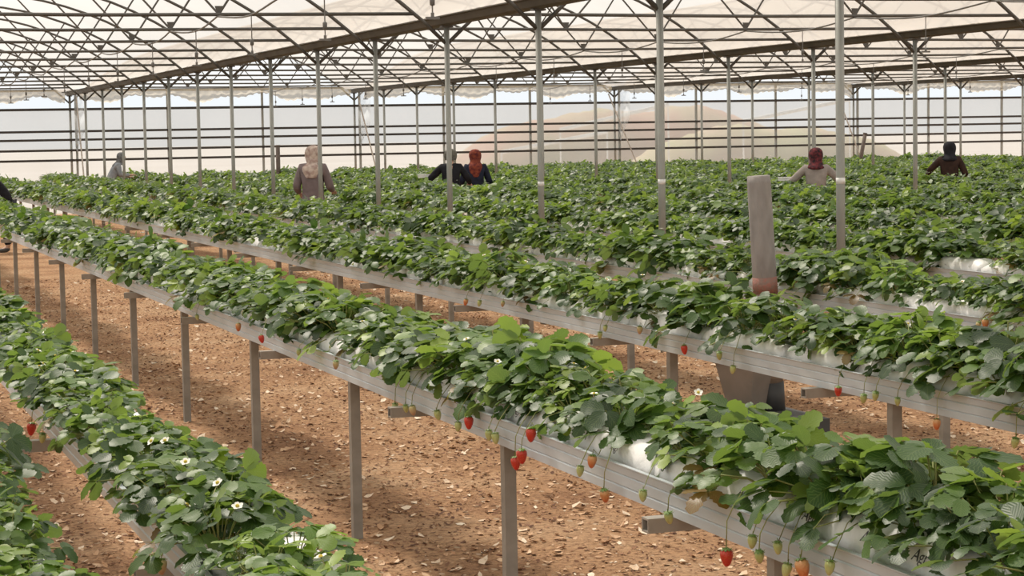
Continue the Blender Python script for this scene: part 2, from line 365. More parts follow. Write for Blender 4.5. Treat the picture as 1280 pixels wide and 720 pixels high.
# hanging plastic flaps at beam ends
for i, bx in enumerate(BX[:3]):
    mb = MB(); vs = []
    for j in range(9):
        q = j/8; wdt = .38*(1-.2*q) if q < .75 else .38*.85*(1-(q-.75)*2.5)
        for s in range(5): vs.append((bx+.10+wdt*s/4, YW-.12+.05*math.sin(s*2.2+q*3), ZB+.1-q*(1.5+.2*math.sin(s))))
    mb.add(vs, [(j*5+s, j*5+s+1, (j+1)*5+s+1, (j+1)*5+s) for j in range(8) for s in range(4)])
    tag(mb.build('hanging_strip', M['gable'], smooth=True), 'bluish plastic strip hanging at the back end of the %s roof gutter' % ordw(i+1), 'plastic strip', 'hanging plastic strips')

bow = MB(); bow.tube([(arch(-1+2*i/22)[0], 0, arch(-1+2*i/22)[1]) for i in range(23)], .024, 6); bowm = bow.mesh('bow', M['truss'], True)
TZ = ZB+.14; toff = [o for o in np.linspace(3.2, 4.1, 200) if arch_z(o) < TZ][0]
tie = MB(); tie.tube([(-toff, 0, TZ), (-toff/2, 0, TZ-.01), (0, 0, TZ-.02), (toff/2, 0, TZ-.01), (toff, 0, TZ)], .023, 6); tiem = tie.mesh('tie_rod', M['truss'], True)
AP = BAY/6
def arm(o0, o1):
    mb = MB(); mb.tube([(o0, 0, TZ-.01), (o1, 0, arch_z(o1)-.01)], .014, 5); return mb.mesh('web_brace', M['truss'])
arms = [arm(s*AP, s*o) for s in (-1, 1) for o in (.16, 2.02)]
gus = MB(); gus.add([(-.11, -.008, .17), (.11, -.008, .17), (.03, -.008, -.03), (-.03, -.008, -.03), (-.11, .008, .17), (.11, .008, .17), (.03, .008, -.03), (-.03, .008, -.03)],
                    [(0, 1, 2, 3), (7, 6, 5, 4), (0, 4, 5, 1), (1, 5, 6, 2), (2, 6, 7, 3), (3, 7, 4, 0)])
gus.v = [(x*.42, y, z*.5) for x, y, z in gus.v]
gusm = gus.mesh('gusset_plate', M['truss'])
BAYN = ['first', 'second', 'third', 'fourth', 'fifth']
for bi, (a, b) in enumerate(bays[1:6]):
    cx = (a+b)/2
    for k, y in enumerate(FY):
        if not seen([(a+2, y, TZ), (cx, y, TZ), (b, y, TZ-.2)], 150, 25): continue
        t = thing('roof_truss', 'steel roof truss in %s span from left, %s from the back wall' % (BAYN[bi], ordw(len(FY)-k)), 'truss', (cx, y, 0), 'roof trusses')
        link('bow', bowm, t); link('tie_rod', tiem, t)
        for am in arms: link('web_brace', am, t)
        for s in (-1, 1): link('gusset_plate', gusm, t, (s*AP, 0, TZ))
# misting hose and hanging misters
drop = MB(); drop.tube([(0, 0, 0), (0, 0, -.40)], .006, 4); dropm = drop.mesh('drop_tube', M['hose'])
wt = MB(); wt.lathe([(.008, -.33), (.02, -.325), (.022, -.27), (.008, -.255)], 8); wtm = wt.mesh('weight', M['hose'], True)
nz = MB(); nz.box((-.055, -.012, -.435), (.055, .012, -.415)); nz.lathe([(.014, -.42), (.014, -.385), (.006, -.38)], 8); nzm = nz.mesh('nozzle', M['hose'])
for bi, (a, b) in enumerate(bays[1:6]):
    hx = (a+b)/2 + AP
    pts = []
    for k in range(len(FY)-1):
        for q in range(8):
            tt = q/8; pts.append((hx+.02*math.sin(k+tt*6), FY[k]+tt*3.197, TZ-.035-.085*math.sin(PI*tt)))
    pts.append((hx, FY[-1]-.1, TZ-.04))
    mb = MB(); mb.tube(pts, .011, 5); o = mb.build('misting_hose', M['hose'], smooth=True)
    tag(o, 'thin sagging misting hose slung under the trusses of the %s roof span' % BAYN[bi], 'hose', 'misting hoses')
    for k in range(len(FY)-1):
        p = (hx+.0, FY[k]+1.45, TZ-.118)
        if not seen([p, (p[0], p[1], p[2]-.4)], 60, 20): continue
        t = thing('hanging_mister', 'mister hanging in %s roof span from left, in %s gap from back wall' % (BAYN[bi], ordw(len(FY)-1-k)), 'mister', p, 'hanging misters')
        link('drop_tube', dropm, t); link('weight', wtm, t); link('nozzle', nzm, t)

# ------------------------------------------------------------------ benches (steel troughs on legs)
LEGY = {0: (5.2, 3.4), 1: (4.9, 9.0), 2: (9.927, 2.345), 3: (7.975, 2.43), 4: (10.76, 2.45)}
BRKY = {2: [3.2, 5.9, 8.82, 11.52, 14.0], 3: [5.9, 8.59, 11.29, 13.95], 1: [5.8, 8.5]}
lm = MB(); lm.box((-.024, -.024, 0), (.024, .024, GZ0)); legm = lm.mesh('leg', M['leg']); LEGPOS = []; PX, PY = 6.16, 12.45
def tube_bracket(x0, x1):
    mb = MB(); a, h, t = .026, .046, .006; z1 = GZ0; z0 = z1-h
    mb.box((x0, -a, z1-t), (x1, a, z1)); mb.box((x0, -a, z0), (x1, a, z0+t)); mb.box((x0, -a, z0+t), (x1, -a+t, z1-t)); mb.box((x0, a-t, z0+t), (x1, a, z1-t))
    mb.box((x0+.05, -a+t, z0+t), (x0+.055, a-t, z1-t))
    return mb.mesh('cross_bracket', M['bracket'])
brk = tube_bracket(-.085, RW+.02); brk_long = tube_bracket(-.36, RW+.02)
def trough_mesh(L):
    mb = MB()
    out = [(0, 0), (0, .028), (.004, .032), (0, .036), (0, .066), (.004, .070), (0, .074), (-.003, .098), (-.010, .103), (-.010, .106), (.006, .106)]
    lip = [(.006, .09), (.012, .012)]
    prof = out + lip + [(RW-q[0], q[1]) for q in reversed(lip)] + [(RW-q[0], q[1]) for q in reversed(out)]
    n = len(prof); ys = [L*i/max(1, int(L/2.5)) for i in range(int(L/2.5)+1)] if L > 5 else [0, L]
    vs = [(p, y, GZ0+q) for y in ys for p, q in prof]
    for j in range(len(ys)-1): mb.add([vs[j*n+i] for i in range(n)]+[vs[(j+1)*n+i] for i in range(n)], [(i, n+i, n+(i+1) % n, (i+1) % n) for i in range(n)])
    mb.add(vs[:n], [tuple(range(n))]); mb.add(vs[-n:], [tuple(range(n-1, -1, -1))])
    return mb.mesh('trough', M['trough'])
for ri, (rx, y0) in enumerate(ROWS):
    yend = ROW_END if ri > 1 else (9.6 if ri == 0 else 24.)
    desc = {0: 'steel bench in the bottom left corner of the photo, first from the left', 1: 'steel strawberry bench crossing the left edge, second from the left', 2: 'long pale steel strawberry bench running across the middle, third from the left'}.get(ri, 'long raised steel strawberry bench, %s from the left' % ordw(ri+1))
    t = thing('strawberry_bench', desc, 'bench', (rx, y0, 0), 'raised strawberry benches')
    link('trough', trough_mesh(yend-y0), t)
    st, sp = LEGY.get(ri, (10.2+.37*ri % 2.3, 2.4))
    if ri > 4: sp *= 2
    while st - sp > y0+.1: st -= sp
    while st < yend-.1:
        if st > y0+.05:
            link('leg', legm, t, (.045 if ri < 5 else RW/2, st-y0, 0)); LEGPOS.append((rx+(.045 if ri < 5 else RW/2), st))
        st += sp
    bs = BRKY.get(ri, [])
    if 1 < ri < 5:
        by = (bs[-1] if bs else 9.5)+2.55; bs = list(bs)
        while by < 30: bs.append(by); by += 2.55
    for by in bs:
        if by > y0+.05: link('cross_bracket', brk_long if ri == 1 and by > 8 else brk, t, (0, by-y0, 0))

# ------------------------------------------------------------------ grow bags
def bag_arrays(seed, L=.98):
    R = np.random.default_rng(seed); nl, nc = 22, 14; V = []
    hw = .124
    ph = R.uniform(0, 6, 6)
    for i in range(nl):
        t = i/(nl-1); e = min(1, 5.5*min(t, 1-t)+.28)**.5
        for j in range(nc):
            a = 2*PI*j/nc; c, s = math.cos(a), math.sin(a)
            wv = 1+.045*math.sin(7*t*PI+ph[0]+2*a)+.035*math.sin(23*t+ph[1]+a*3)+.02*math.sin(41*t+ph[2]-a)
            xx = hw*np.sign(c)*abs(c)**.75*wv; zz = .098*(np.sign(s)*abs(s)**.75)*e*wv
            if zz < 0: zz *= .74
            V.append((xx, t*L, .895+zz))
    Q = [(i*nc+j, i*nc+(j+1) % nc, (i+1)*nc+(j+1) % nc, (i+1)*nc+j) for i in range(nl-1) for j in range(nc)]
    V = np.array(V); n0 = len(V); V = np.vstack([V, [V[:nc].mean(0)], [V[(nl-1)*nc:nl*nc].mean(0)]])
    for j in range(0, nc, 2):
        Q.append((n0, (j+2) % nc, j+1, j)); b = (nl-1)*nc; Q.append((n0+1, b+j, b+j+1, b+(j+2) % nc))
    return V, np.array(Q)
BAGV = [bag_arrays(s) for s in range(4)]
bagm = [arr_mesh('grow_bag', v, q, [M['bag']]) for v, q in BAGV]
def text_mesh(body, size):
    cu = bpy.data.curves.new('printed_letters', 'FONT'); cu.body = body; cu.size = size; cu.extrude = .0004; cu.align_x = 'LEFT'
    o = bpy.data.objects.new('tmp', cu); COL.objects.link(o)
    dg = bpy.context.evaluated_depsgraph_get(); me = bpy.data.meshes.new_from_object(o.evaluated_get(dg)); bpy.data.objects.remove(o)
    # wrap on the bag's rounded camera-facing side
    for v in me.vertices:
        s = v.co.y; a = .35 + s/.11
        v.co = Vector((-.1345*math.cos(a)**.8 - .004 - v.co.z, -v.co.x, .897+.1*math.sin(a)))
    me.materials.clear(); me.materials.append(M['ink']); me.name = 'printed_letters'; return me
txt_a = text_mesh('A', .05); txt_g = text_mesh('Agr', .05)
FAR_BAGS = []; nbag = 0
for ri, (rx, y0) in enumerate(ROWS):
    yend = 9.5 if ri == 0 else (23.8 if ri == 1 else ROW_END)
    y = y0+.03; k = 0
    while y+.98 < yend:
        c = (rx+RW/2, y)
        k += 1
        if seen([(c[0], y, .9), (c[0], y+1, .98)], 60, 40) and ri < 7 and nbag < 290 and y < 44:
            nbag += 1
            if ri == 2 and y < 8.5:
                o = thing('grow_bag', 'white plastic grow bag with dark print on third bench, %s from its near end' % ordw(k), 'grow bag', (c[0], y, 0), 'white grow bags')
                link('bag_film', bagm[k % 4], o)
                for tm, dy in ((txt_g, .93), (txt_a, .60), (txt_g, .34)):
                    link('printed_letters', tm, o, (0, dy, 0))
            else:
                o = link('grow_bag', bagm[(k*7+ri) % 4], None, (c[0], y, 0))
                tag(o, 'white plastic grow bag on the %s, %s from its near end' % (ROWN[ri], ordw(k)), 'grow bag', 'white grow bags')
        else: FAR_BAGS.append((c[0], y, k % 4))
        y += 1.0
Vs, Qs, b0 = [], [], 0
for (xx, y, i) in FAR_BAGS:
    v, q = BAGV[i]; Vs.append(v+np.array([xx, y, 0])); Qs.append(q+b0); b0 += len(v)
o = link('grow_bag_rows', arr_mesh('grow_bag_rows', np.vstack(Vs), np.vstack(Qs), [M['bag']]))
tag(o, 'rows of white grow bags under the distant strawberry plants', 'grow bags', None, 'stuff')

# ------------------------------------------------------------------ strawberry plants
def leaflet_tpl(n, teeth):
    v = np.linspace(0, 1, n); w = .70*(np.maximum(v, .004)**.55)*((1-v+.003)**.40)*1.35*.78
    if teeth:
        k = np.arange(n); w = w*np.where((v > .2) & (v < .99), np.where(k % 2 == 1, 1.12, .88), 1.)
    V = []; U = []
    for i in range(n):
        for u in (-1, 0, 1):
            V.append((u*w[i], v[i] + (0 if u == 0 else -.05*(1-v[i])), 0)); U.append((u, v[i], 0))
    Q = [(3*i+u, 3*i+u+1, 3*i+u+4, 3*i+u+3) for i in range(n-1) for u in (0, 1)]
    return np.array(V), np.array(U), np.array(Q)
TPL = {0: leaflet_tpl(11, True), 1: leaflet_tpl(5, False), 2: leaflet_tpl(3, False)}
def unit(v): return v/max(np.linalg.norm(v), 1e-9)
def make_leaf(R, lod, p, fwd, nrm, size, tone):
    V0, U0, Q0 = TPL[lod]; nrm = unit(nrm - fwd*(fwd@nrm)); side = np.cross(fwd, nrm)
    Vs, Us, Qs = [], [], []; b = 0
    for ang, sc in ((0, 1.), (1.28, .92), (-1.28, .92)):
        ang += R.uniform(-.15, .15); fold = R.uniform(.10, .55); curl = R.uniform(-.05, .42); wv = R.uniform(0, 6)
        V = V0.copy(); au = np.abs(V[:, 0])
        z = fold*au - curl*V[:, 1]**2 - .5*fold*au**2*3 + .02*np.sin(V[:, 1]*9+wv)*au*2
        d = math.cos(ang)*fwd + math.sin(ang)*side; s = np.cross(d, nrm)
        tilt = R.uniform(-.25, .12); d = unit(d + tilt*nrm); nn = np.cross(s, d)
        L = size*sc
        P = p + d*.10*L + L*(V[:, :1]*s + V[:, 1:2]*d + z[:, None]*nn)
        Vs.append(P); Us.append(U0); Qs.append(Q0+b); b += len(P)
    V = np.vstack(Vs); return V, np.vstack(Us), np.vstack(Qs), np.full(len(V), tone)
def make_plant(seed, lod, nl, droop=False):
    R = np.random.default_rng(seed); Vs, Us, Qs, Ts, st = [], [], [], [], MB(); b = 0
    for i in range(nl):
        f = (i+.5)/nl; az = i*2.39996 + R.uniform(-.4, .4)
        el = math.radians(80-66*f**.8 + R.uniform(-10, 10)); ln = .085+.095*R.uniform(.5, 1.)*(.55+.6*f)
        hd = np.array([math.cos(az), math.sin(az), 0]); base = hd*R.uniform(.004, .022)
        tip = base + ln*(math.cos(el)*hd + np.array([0, 0, math.sin(el)*1.12])); tip[2] = max(tip[2]-.25*ln*f*f, .03)
        if droop and f > .72: tip = base + hd*ln*.95 + np.array([0, 0, R.uniform(-.05, .02)])
        mid = (base+tip)/2 + np.array([0, 0, .014])
        if lod == 0: st.tube([base, mid, tip], [.0028, .0022, .0018], 4, False)
        pitch = R.uniform(-.35, .25) - .30*f
        fwd = unit(hd*math.cos(pitch) + np.array([0, 0, math.sin(pitch)]) + .2*R.normal(size=3)*np.array([1, 1, .4]))
        nrm = unit(np.array([0, 0, 1.]) + .35*f*hd + .36*R.normal(size=3))
        if abs(nrm@fwd) > .9: nrm = np.array([0, 0, 1.])
        size = R.uniform(.044, .088)*(1.0 if lod < 2 else 1.12)
        tone = float(np.clip(.44 + .20*R.normal() + .18*(.35-f), .07, 1.))
        if f > .75 and R.random() < .05: tone = R.uniform(0, .03)
        if R.random() < .07: tone = R.uniform(.85, 1.)
        V, U, Q, T = make_leaf(R, lod, tip, fwd, nrm, size, tone)
        Vs.append(V); Us.append(U); Qs.append(Q+b); Ts.append(T); b += len(V)
    return (np.vstack(Vs), np.vstack(Us), np.vstack(Qs), np.concatenate(Ts)), st
NV = 9
P0 = [make_plant(100+i, 0, 25+2*(i % 4), i % 3 == 1) for i in range(NV)]
P1 = [make_plant(200+i, 1, 27+(i % 3), i % 3 == 1)[0] for i in range(NV)]
P2 = [make_plant(300+i, 2, 25+(i % 3), i % 3 == 1)[0] for i in range(NV)]
fol_m = [arr_mesh('foliage', p[0][0], p[0][2], [M['leaf']], p[0][3], p[0][1]) for p in P0]
stk_m = [p[1].mesh('leaf_stalks', M['stalk'], True) for p in P0]

# flower, berries
def flower_mesh():
    mb = MB()
    for k in range(5):
        a = 2*PI*k/5; c, s = math.cos(a), math.sin(a); vs = []
        for (r, w, z) in ((.003, .002, 0), (.008, .0065, .0015), (.0125, .006, .003), (.0155, .002, .0035)):
            vs += [(r*c-w*s, r*s+w*c, z), (r*c, r*s, z-.001), (r*c+w*s, r*s-w*c, z)]
        mb.add(vs, [(3*i+j, 3*i+j+1, 3*i+j+4, 3*i+j+3) for i in range(3) for j in (0, 1)])
    return mb.mesh('flower', M['petal'])
flm = flower_mesh(); hb = MB(); hb.lathe([(.001, .006), (.004, .005), (.0055, .002), (.004, .0)], 8); hbm = hb.mesh('flower_heart', M['pollen'], True)
def berry_profile(): return [(.0015, -.046), (.006, -.0435), (.0105, -.037), (.0148, -.026), (.0168, -.015), (.0158, -.006), (.010, -.0012), (.002, 0)]
bm_ = {}
for c in 'ropg':
    mb = MB(); k = {'r': 1.15, 'o': 1.08, 'p': .95, 'g': .86}[c]
    mb.lathe([(r*k, z*k) for r, z in berry_profile()], 14); bm_[c] = mb.mesh('strawberry', M['berry_'+c], True)
cx_ = MB()
for k in range(8):
    a = 2*PI*k/8; c, s = math.cos(a), math.sin(a); vs = []
    for (r, w, z) in ((.002, .002, .002), (.009, .0042, .0025), (.016, .0028, -.002), (.021, .0004, .001)): vs += [(r*c-w*s, r*s+w*c, z), (r*c+w*s, r*s-w*c, z)]
    cx_.add(vs, [(2*i, 2*i+1, 2*i+3, 2*i+2) for i in range(3)])
cx_.lathe([(.0016, 0), (.0012, .012)], 5); calm = cx_.mesh('calyx', M['calyx'])
FRUIT = {1: [(8.788, .808, 'r'), (8.379, .818, 'g'), (5.581, .839, 'p')],
 2: [(11.659, .854, 'r'), (7.795, .859, 'r'), (7.934, .819, 'g'), (7.056, .908, 'r'), (7.166, .813, 'r'), (7.24, .775, 'r'), (6.442, .894, 'o'), (6.344, .792, 'o'), (5.39, .768, 'r'), (4.921, .828, 'o'), (8.865, .786, 'g'), (8.698, .799, 'g'), (8.598, .807, 'p'), (8.23, .831, 'g'), (7.546, .837, 'g'), (7.469, .835, 'g'), (6.557, .841, 'g'), (5.174, .802, 'g'), (4.997, .802, 'g'), (4.753, .856, 'g'), (12.287, .872, 'o'), (9.921, .875, 'p'), (6.007, .844, 'g'), (5.811, .805, 'g'), (5.214, .84, 'g'), (5.059, .85, 'g'), (13.647, .819, 'g'), (10.708, .86, 'g')],
 3: [(10.041, .845, 'r'), (8.323, .81, 'r'), (7.469, .769, 'o'), (9.599, .849, 'g'), (9.429, .796, 'g'), (8.086, .801, 'g'), (7.978, .824, 'g'), (7.791, .821, 'g'), (6.881, .768, 'g'), (13.794, .831, 'o'), (13.49, .842, 'g'), (12.997, .872, 'p'), (11.252, .813, 'g'), (11.162, .858, 'g'), (10.643, .897, 'p')],
 4: [(10.168, .886, 'o'), (10.235, .863, 'p'), (12.836, .861, 'p')]}
SP = .235
plants = []
for ri, (rx, y0) in enumerate(ROWS):
    yend = 9.4 if ri == 0 else (23.7 if ri == 1 else ROW_END)
    for line in (0, 1):
        y = y0+.12+line*SP/2; k = 0; Rr = random.Random(ri*10+line)
        while y < yend-.1:
            k += 1
            if Rr.random() > .07 + .16*(math.sin(y*1.9+ri*2.3+line)+math.sin(y*4.7+ri) > .75):
                px = rx+RW/2 + (-.035 if line == 0 else .09) + Rr.uniform(-.02, .02); py = y+Rr.uniform(-.05, .05)
                sc = Rr.uniform(.78, 1.22)*(1.12 if line else 1.0)*(1+.14*math.sin(py*2.1+ri*1.7))
                if ri < 2: sc *= .76 - .10*(ri == 0); px = rx+RW/2 - (.10 if ri == 1 else 0) + (px-rx-RW/2)*.75
                X, Yp, dk = proj(px, py, 1.05)
                plants.append(dict(ri=ri, line=line, k=k, x=px, y=py, z=.955 if line == 0 else .958, s=sc, rot=Rr.uniform(0, 2*PI), d=dk, vis=(-70 < X < 1350 and 150 < Yp < 800), near=(-900 < X < 2300 and dk > 0)))
            y += SP
vis = sorted([p for p in plants if p['vis']], key=lambda p: p['d'])[:300]
ids = {id(p) for p in vis}
# count along each line from the first plant that shows
first = {}
for p in vis: key = (p['ri'], p['line']); first[key] = min(first.get(key, 1e9), p['k'])
fruit_of = {}
for ri, L in FRUIT.items():
    cand = [p for p in vis if p['ri'] == ri and p['line'] == 0]
    for f in L:
        q = min(cand, key=lambda p: abs(p['y']-f[0])); fruit_of.setdefault(id(q), []).append(f)
CN = {'r': 'red', 'o': 'orange', 'p': 'pale', 'g': 'green'}
BSH = ['corner bench', 'second bench', 'third bench', 'fourth bench', 'fifth bench', 'sixth bench']
Rp = random.Random(5)
for p in vis:
    ri = p['ri']; n = p['k']-first[(ri, p['line'])]+1
    fr = fruit_of.get(id(p), [])
    nfl = Rp.choice([0, 0, 0, 1, 1, 2]) if p['d'] < 13 else Rp.choice([0, 0, 1])
    extra = (' with hanging %s berry' % CN[fr[0][2]]) if fr else (' in flower' if nfl else '')
    lab = 'strawberry plant%s, %s line of %s, %s from near end' % (extra, 'camera-side' if p['line'] == 0 else 'far-side', BSH[min(ri, 5)], ordw(n))
    t = thing('strawberry_plant', lab, 'plant', (p['x'], p['y'], p['z']), 'strawberry plants on the near benches')
    vi = (p['k']*5+ri*3+p['line']*4) % NV
    for nm, me in (('foliage', fol_m[vi]), ('leaf_stalks', stk_m[vi])):
        o = link(nm, me, t); o.rotation_euler = (0, 0, p['rot']); o.scale = (p['s'],)*3
    for j in range(nfl):
        a = Rp.uniform(0, 2*PI); r = Rp.uniform(.04, .12)*p['s']; q = (r*math.cos(a), r*math.sin(a), Rp.uniform(.10, .17)*p['s'])
        o = link('flower', flm, t, q); o.rotation_euler = (Rp.uniform(-.5, .9), Rp.uniform(-.7, .3), a); link('flower_heart', hbm, o)
        mb = MB(); mb.tube([(0, 0, .0), (q[0]*.4, q[1]*.4, q[2]*.7), (q[0], q[1], q[2]-.001)], .0016, 4); mb.build('flower_stalk', M['stalk'], t, True)
    for (fy, fz, c) in fr:
        fx = ROWS[ri][0]-.045; q = Vector((fx-p['x'], fy-p['y'], fz+.024-p['z']))
        o = link('strawberry', bm_[c], t, q); o.rotation_euler = (Rp.uniform(-.25, .25), Rp.uniform(-.2, .25), Rp.uniform(0, 6)); s_ = Rp.uniform(.9, 1.1); o.scale = (s_,)*3
        o['label'] = {'r': 'ripe red strawberry', 'o': 'half ripe orange strawberry', 'p': 'pale blushing strawberry', 'g': 'unripe greenish strawberry'}[c]
        link('calyx', calm, o)
        ex = ROWS[ri][0]-.014-p['x']
        mb = MB(); mb.tube([(-.01, 0, .01), (ex*.45, q.y*.3, .035), (ex*.8, q.y*.75, .015), (ex-.008, q.y*.95, GZ1+.012-p['z']), (q.x+.003, q.y, GZ1-.03-p['z'] if fz < .86 else q.z+.02), (q.x, q.y, q.z+.006)], .0017, 4)
        mb.build('fruit_stalk', M['stalk'], t, True)
# the rest of the field in one mass
Vs, Us, Qs, Ts, Ms, b0 = [], [], [], [], [], 0
flv = np.array([v.co for v in flm.vertices]); flq = np.array([list(pp.vertices) for pp in flm.polygons])
for p in plants:
    if id(p) in ids or not p['near']: continue
    V, U, Q, T = (P0 if False else P1)[p['k'] % NV] if p['d'] < 26 else P2[p['k'] % NV]
    c, s = math.cos(p['rot']), math.sin(p['rot']); Rm = np.array([[c, s, 0], [-s, c, 0], [0, 0, 1]])
    sc = p['s']*(1.05 if p['d'] < 26 else 1.12)
    Vs.append((V*sc) @ Rm + np.array([p['x'], p['y'], p['z']])); Us.append(U); Qs.append(Q+b0); b0 += len(V)
    Ts.append(np.where(T > .05, np.clip(T + rng.uniform(-.13, .13), .07, 1), T)); Ms.append(np.zeros(len(Q), int))
    for _ in range(rng.integers(0, 4)):  # white flowers, also standing in for pale glints on the far leaves
        a = rng.uniform(0, 6.28); r = rng.uniform(.02, .15); Vs.append(flv*rng.uniform(1., 1.6) + np.array([p['x']+r*math.cos(a), p['y']+r*math.sin(a), p['z']+rng.uniform(.11, .20)*sc]))
        Us.append(np.zeros((len(flv), 3))); Qs.append(flq+b0); b0 += len(flv); Ts.append(np.zeros(len(flv))); Ms.append(np.ones(len(flq), int))
o = link('strawberry_foliage', arr_mesh('strawberry_foliage', np.vstack(Vs), np.vstack(Qs), [M['leaf_far'], M['petal']], np.concatenate(Ts), np.vstack(Us), np.concatenate(Ms)))
tag(o, 'dense green strawberry foliage covering the benches further back', 'foliage', None, 'stuff')
print('individual plants', len(vis), 'far quads', sum(len(q) for q in Qs))

# ------------------------------------------------------------------ dry litter on the soil
nL = 80000
lx = rng.uniform(.5, 9.2, nL); ly = 4.8 + 26*rng.random(nL)**1.7
sz = np.where(rng.random(nL) < .09, rng.uniform(.019, .034, nL), rng.uniform(.005, .018, nL)); az = rng.uniform(0, 6.28, nL); asp = rng.uniform(.35, .75, nL)
LEGXY = np.array(LEGPOS); clear = np.ones(nL, bool)
for (qx, qy) in LEGXY: clear &= (abs(lx-qx) > .08) | (abs(ly-qy) > .08)
clear &= ~((abs(lx-PX+.14) < .36) & (abs(ly-PY+.07) < .56))
clump = np.sin(lx*3.1+1.3*np.sin(ly*1.7))+np.sin(ly*2.3+lx)
tone = np.where(sz > .0185, rng.uniform(.55, 1., nL), np.clip(rng.normal(.43, .26, nL)-.22*(clump > .2), 0, .95))
tx, ty = rng.normal(0, .22, nL), rng.normal(0, .22, nL)
tpl = np.array([(-1, 0, .12), (-.35, -1, .0), (.45, -.85, .05), (1, 0, .25), (.45, .85, .0), (-.35, 1, .10), (-.35, 0, -.05), (.45, 0, .0)])
lx, ly, sz, az, asp, tone, tx, ty = [q[clear] for q in (lx, ly, sz, az, asp, tone, tx, ty)]; nL = len(lx)
V = np.zeros((nL, 8, 3)); lx3 = tpl[None, :, 0]*sz[:, None]; ly3 = tpl[None, :, 1]*(sz*asp)[:, None]
V[:, :, 0] = lx[:, None]+lx3*np.cos(az)[:, None]-ly3*np.sin(az)[:, None]; V[:, :, 1] = ly[:, None]+lx3*np.sin(az)[:, None]+ly3*np.cos(az)[:, None]
zz = (tpl[None, :, 2]+rng.uniform(-.1, .25, (nL, 8)))*sz[:, None]+lx3*tx[:, None]+ly3*ty[:, None]; V[:, :, 2] = zz-zz.min(1)[:, None]+.001
Q = np.array([(0, 1, 6, 5), (1, 2, 7, 6), (2, 3, 4, 7), (6, 7, 4, 5)])
Qs = (Q[None]+8*np.arange(nL)[:, None, None]).reshape(-1, 4)
o = link('leaf_litter', arr_mesh('leaf_litter', V.reshape(-1, 3), Qs, [M['litter']], np.repeat(tone, 8), smooth=False))
tag(o, 'dry leaves, straw and crumbs scattered over the orange soil', 'litter', None, 'stuff')

# ------------------------------------------------------------------ thick pole with bin, stubs
# a thick grey pole leaning in the aisle before the fifth bench, on a dark slab
PX, PY = 6.16, 12.45
mb = MB(); mb.box((PX-.42, PY-.55, 0), (PX+.14, PY+.40, .13)); tag(mb.build('footing_slab', M['darkpl']), 'low dark slab under the thick grey pole and the bin', 'slab')
t = thing('thick_pole', 'thick weathered grey pole leaning in front of the fifth bench', 'pole', (PX, PY, .13), None)
top = Vector((-.088, -.0, 1.57)); base = Vector((0, 0, 0))
def along(q): return tuple(base.lerp(top, q))
mb = MB(); mb.tube([along(.20), along(.62), along(.97), along(1)], [.081, .081, .08, .076], 20); mb.build('shaft', M['pole'], t, True)
mb = MB(); mb.tube([along(.50), along(.57)], .084, 20); mb.build('tape_wrap', M['redtape'], t, True)['label'] = 'faded red wrap'
mb = MB(); mb.tube([along(.10), along(.24)], .083, 20); mb.build('tape_wrap', M['brownwrap'], t, True)['label'] = 'brown wrapped band'
mb = MB(); mb.tube([along(.0), along(.12)], .088, 20); mb.build('foot_sleeve', M['darkpl'], t, True)
t = thing('tapered_bin', 'grey brown tapered square bin beside the foot of the thick grey pole', 'bin', (PX-.20, PY-.02, .13))
def bin_mesh():
    mb = MB(); a, b, h, w = .085, .15, .34, .012
    lo = [(-a, -a, 0), (a, -a, 0), (a, a, 0), (-a, a, 0)]; hi = [(-b, -b, h), (b, -b, h), (b, b, h), (-b, b, h)]
    hin = [(x*(b-w)/b, y*(b-w)/b, z) for x, y, z in hi]; lin = [(x*(a-w)/a, y*(a-w)/a, w) for x, y, z in lo]
    mb.add(lo+hi+hin+lin, [(3, 2, 1, 0)]+[(i, (i+1) % 4, 4+(i+1) % 4, 4+i) for i in range(4)]+[(4+i, 4+(i+1) % 4, 8+(i+1) % 4, 8+i) for i in range(4)]+[(8+i, 8+(i+1) % 4, 12+(i+1) % 4, 12+i) for i in range(4)]+[(12, 13, 14, 15)])
    return mb
o = bin_mesh().build('bin_body', M['bucket'], t); o.rotation_euler = (0, 0, .55)
mb = MB(); b, h = .156, .34
for q in range(4):
    c = [(-b, -b), (b, -b), (b, b), (-b, b)]; p, r = c[q], c[(q+1) % 4]; mb.tube([(*p, h), (*r, h)], .009, 6)
o = mb.build('rim', M['bucket'], t); o.rotation_euler = (0, 0, .55)
for (xx, yy, zt, lean, lab) in ((12.47, 55., 1.83, 0, 'short dark stub post near the back wall behind the strawberry rows, in the left half'), (30.2, 55., 1.86, .16, 'short dark leaning stub post near the back wall, beyond the right-hand rows')):
    t = thing('stub_post', lab, 'post', (xx, yy, 0), 'stub posts')
    mb = MB(); mb.tube([(-lean*.9, 0, 0), (0, 0, zt*.6), (lean, 0, zt)], .058, 10); mb.build('shaft', M['stub'], t, True)
    mb = MB(); mb.tube([(lean-.01*bool(lean), 0, zt-.03), (lean, 0, zt+.01)], .064, 10); mb.build('cap', M['stub'], t, True)

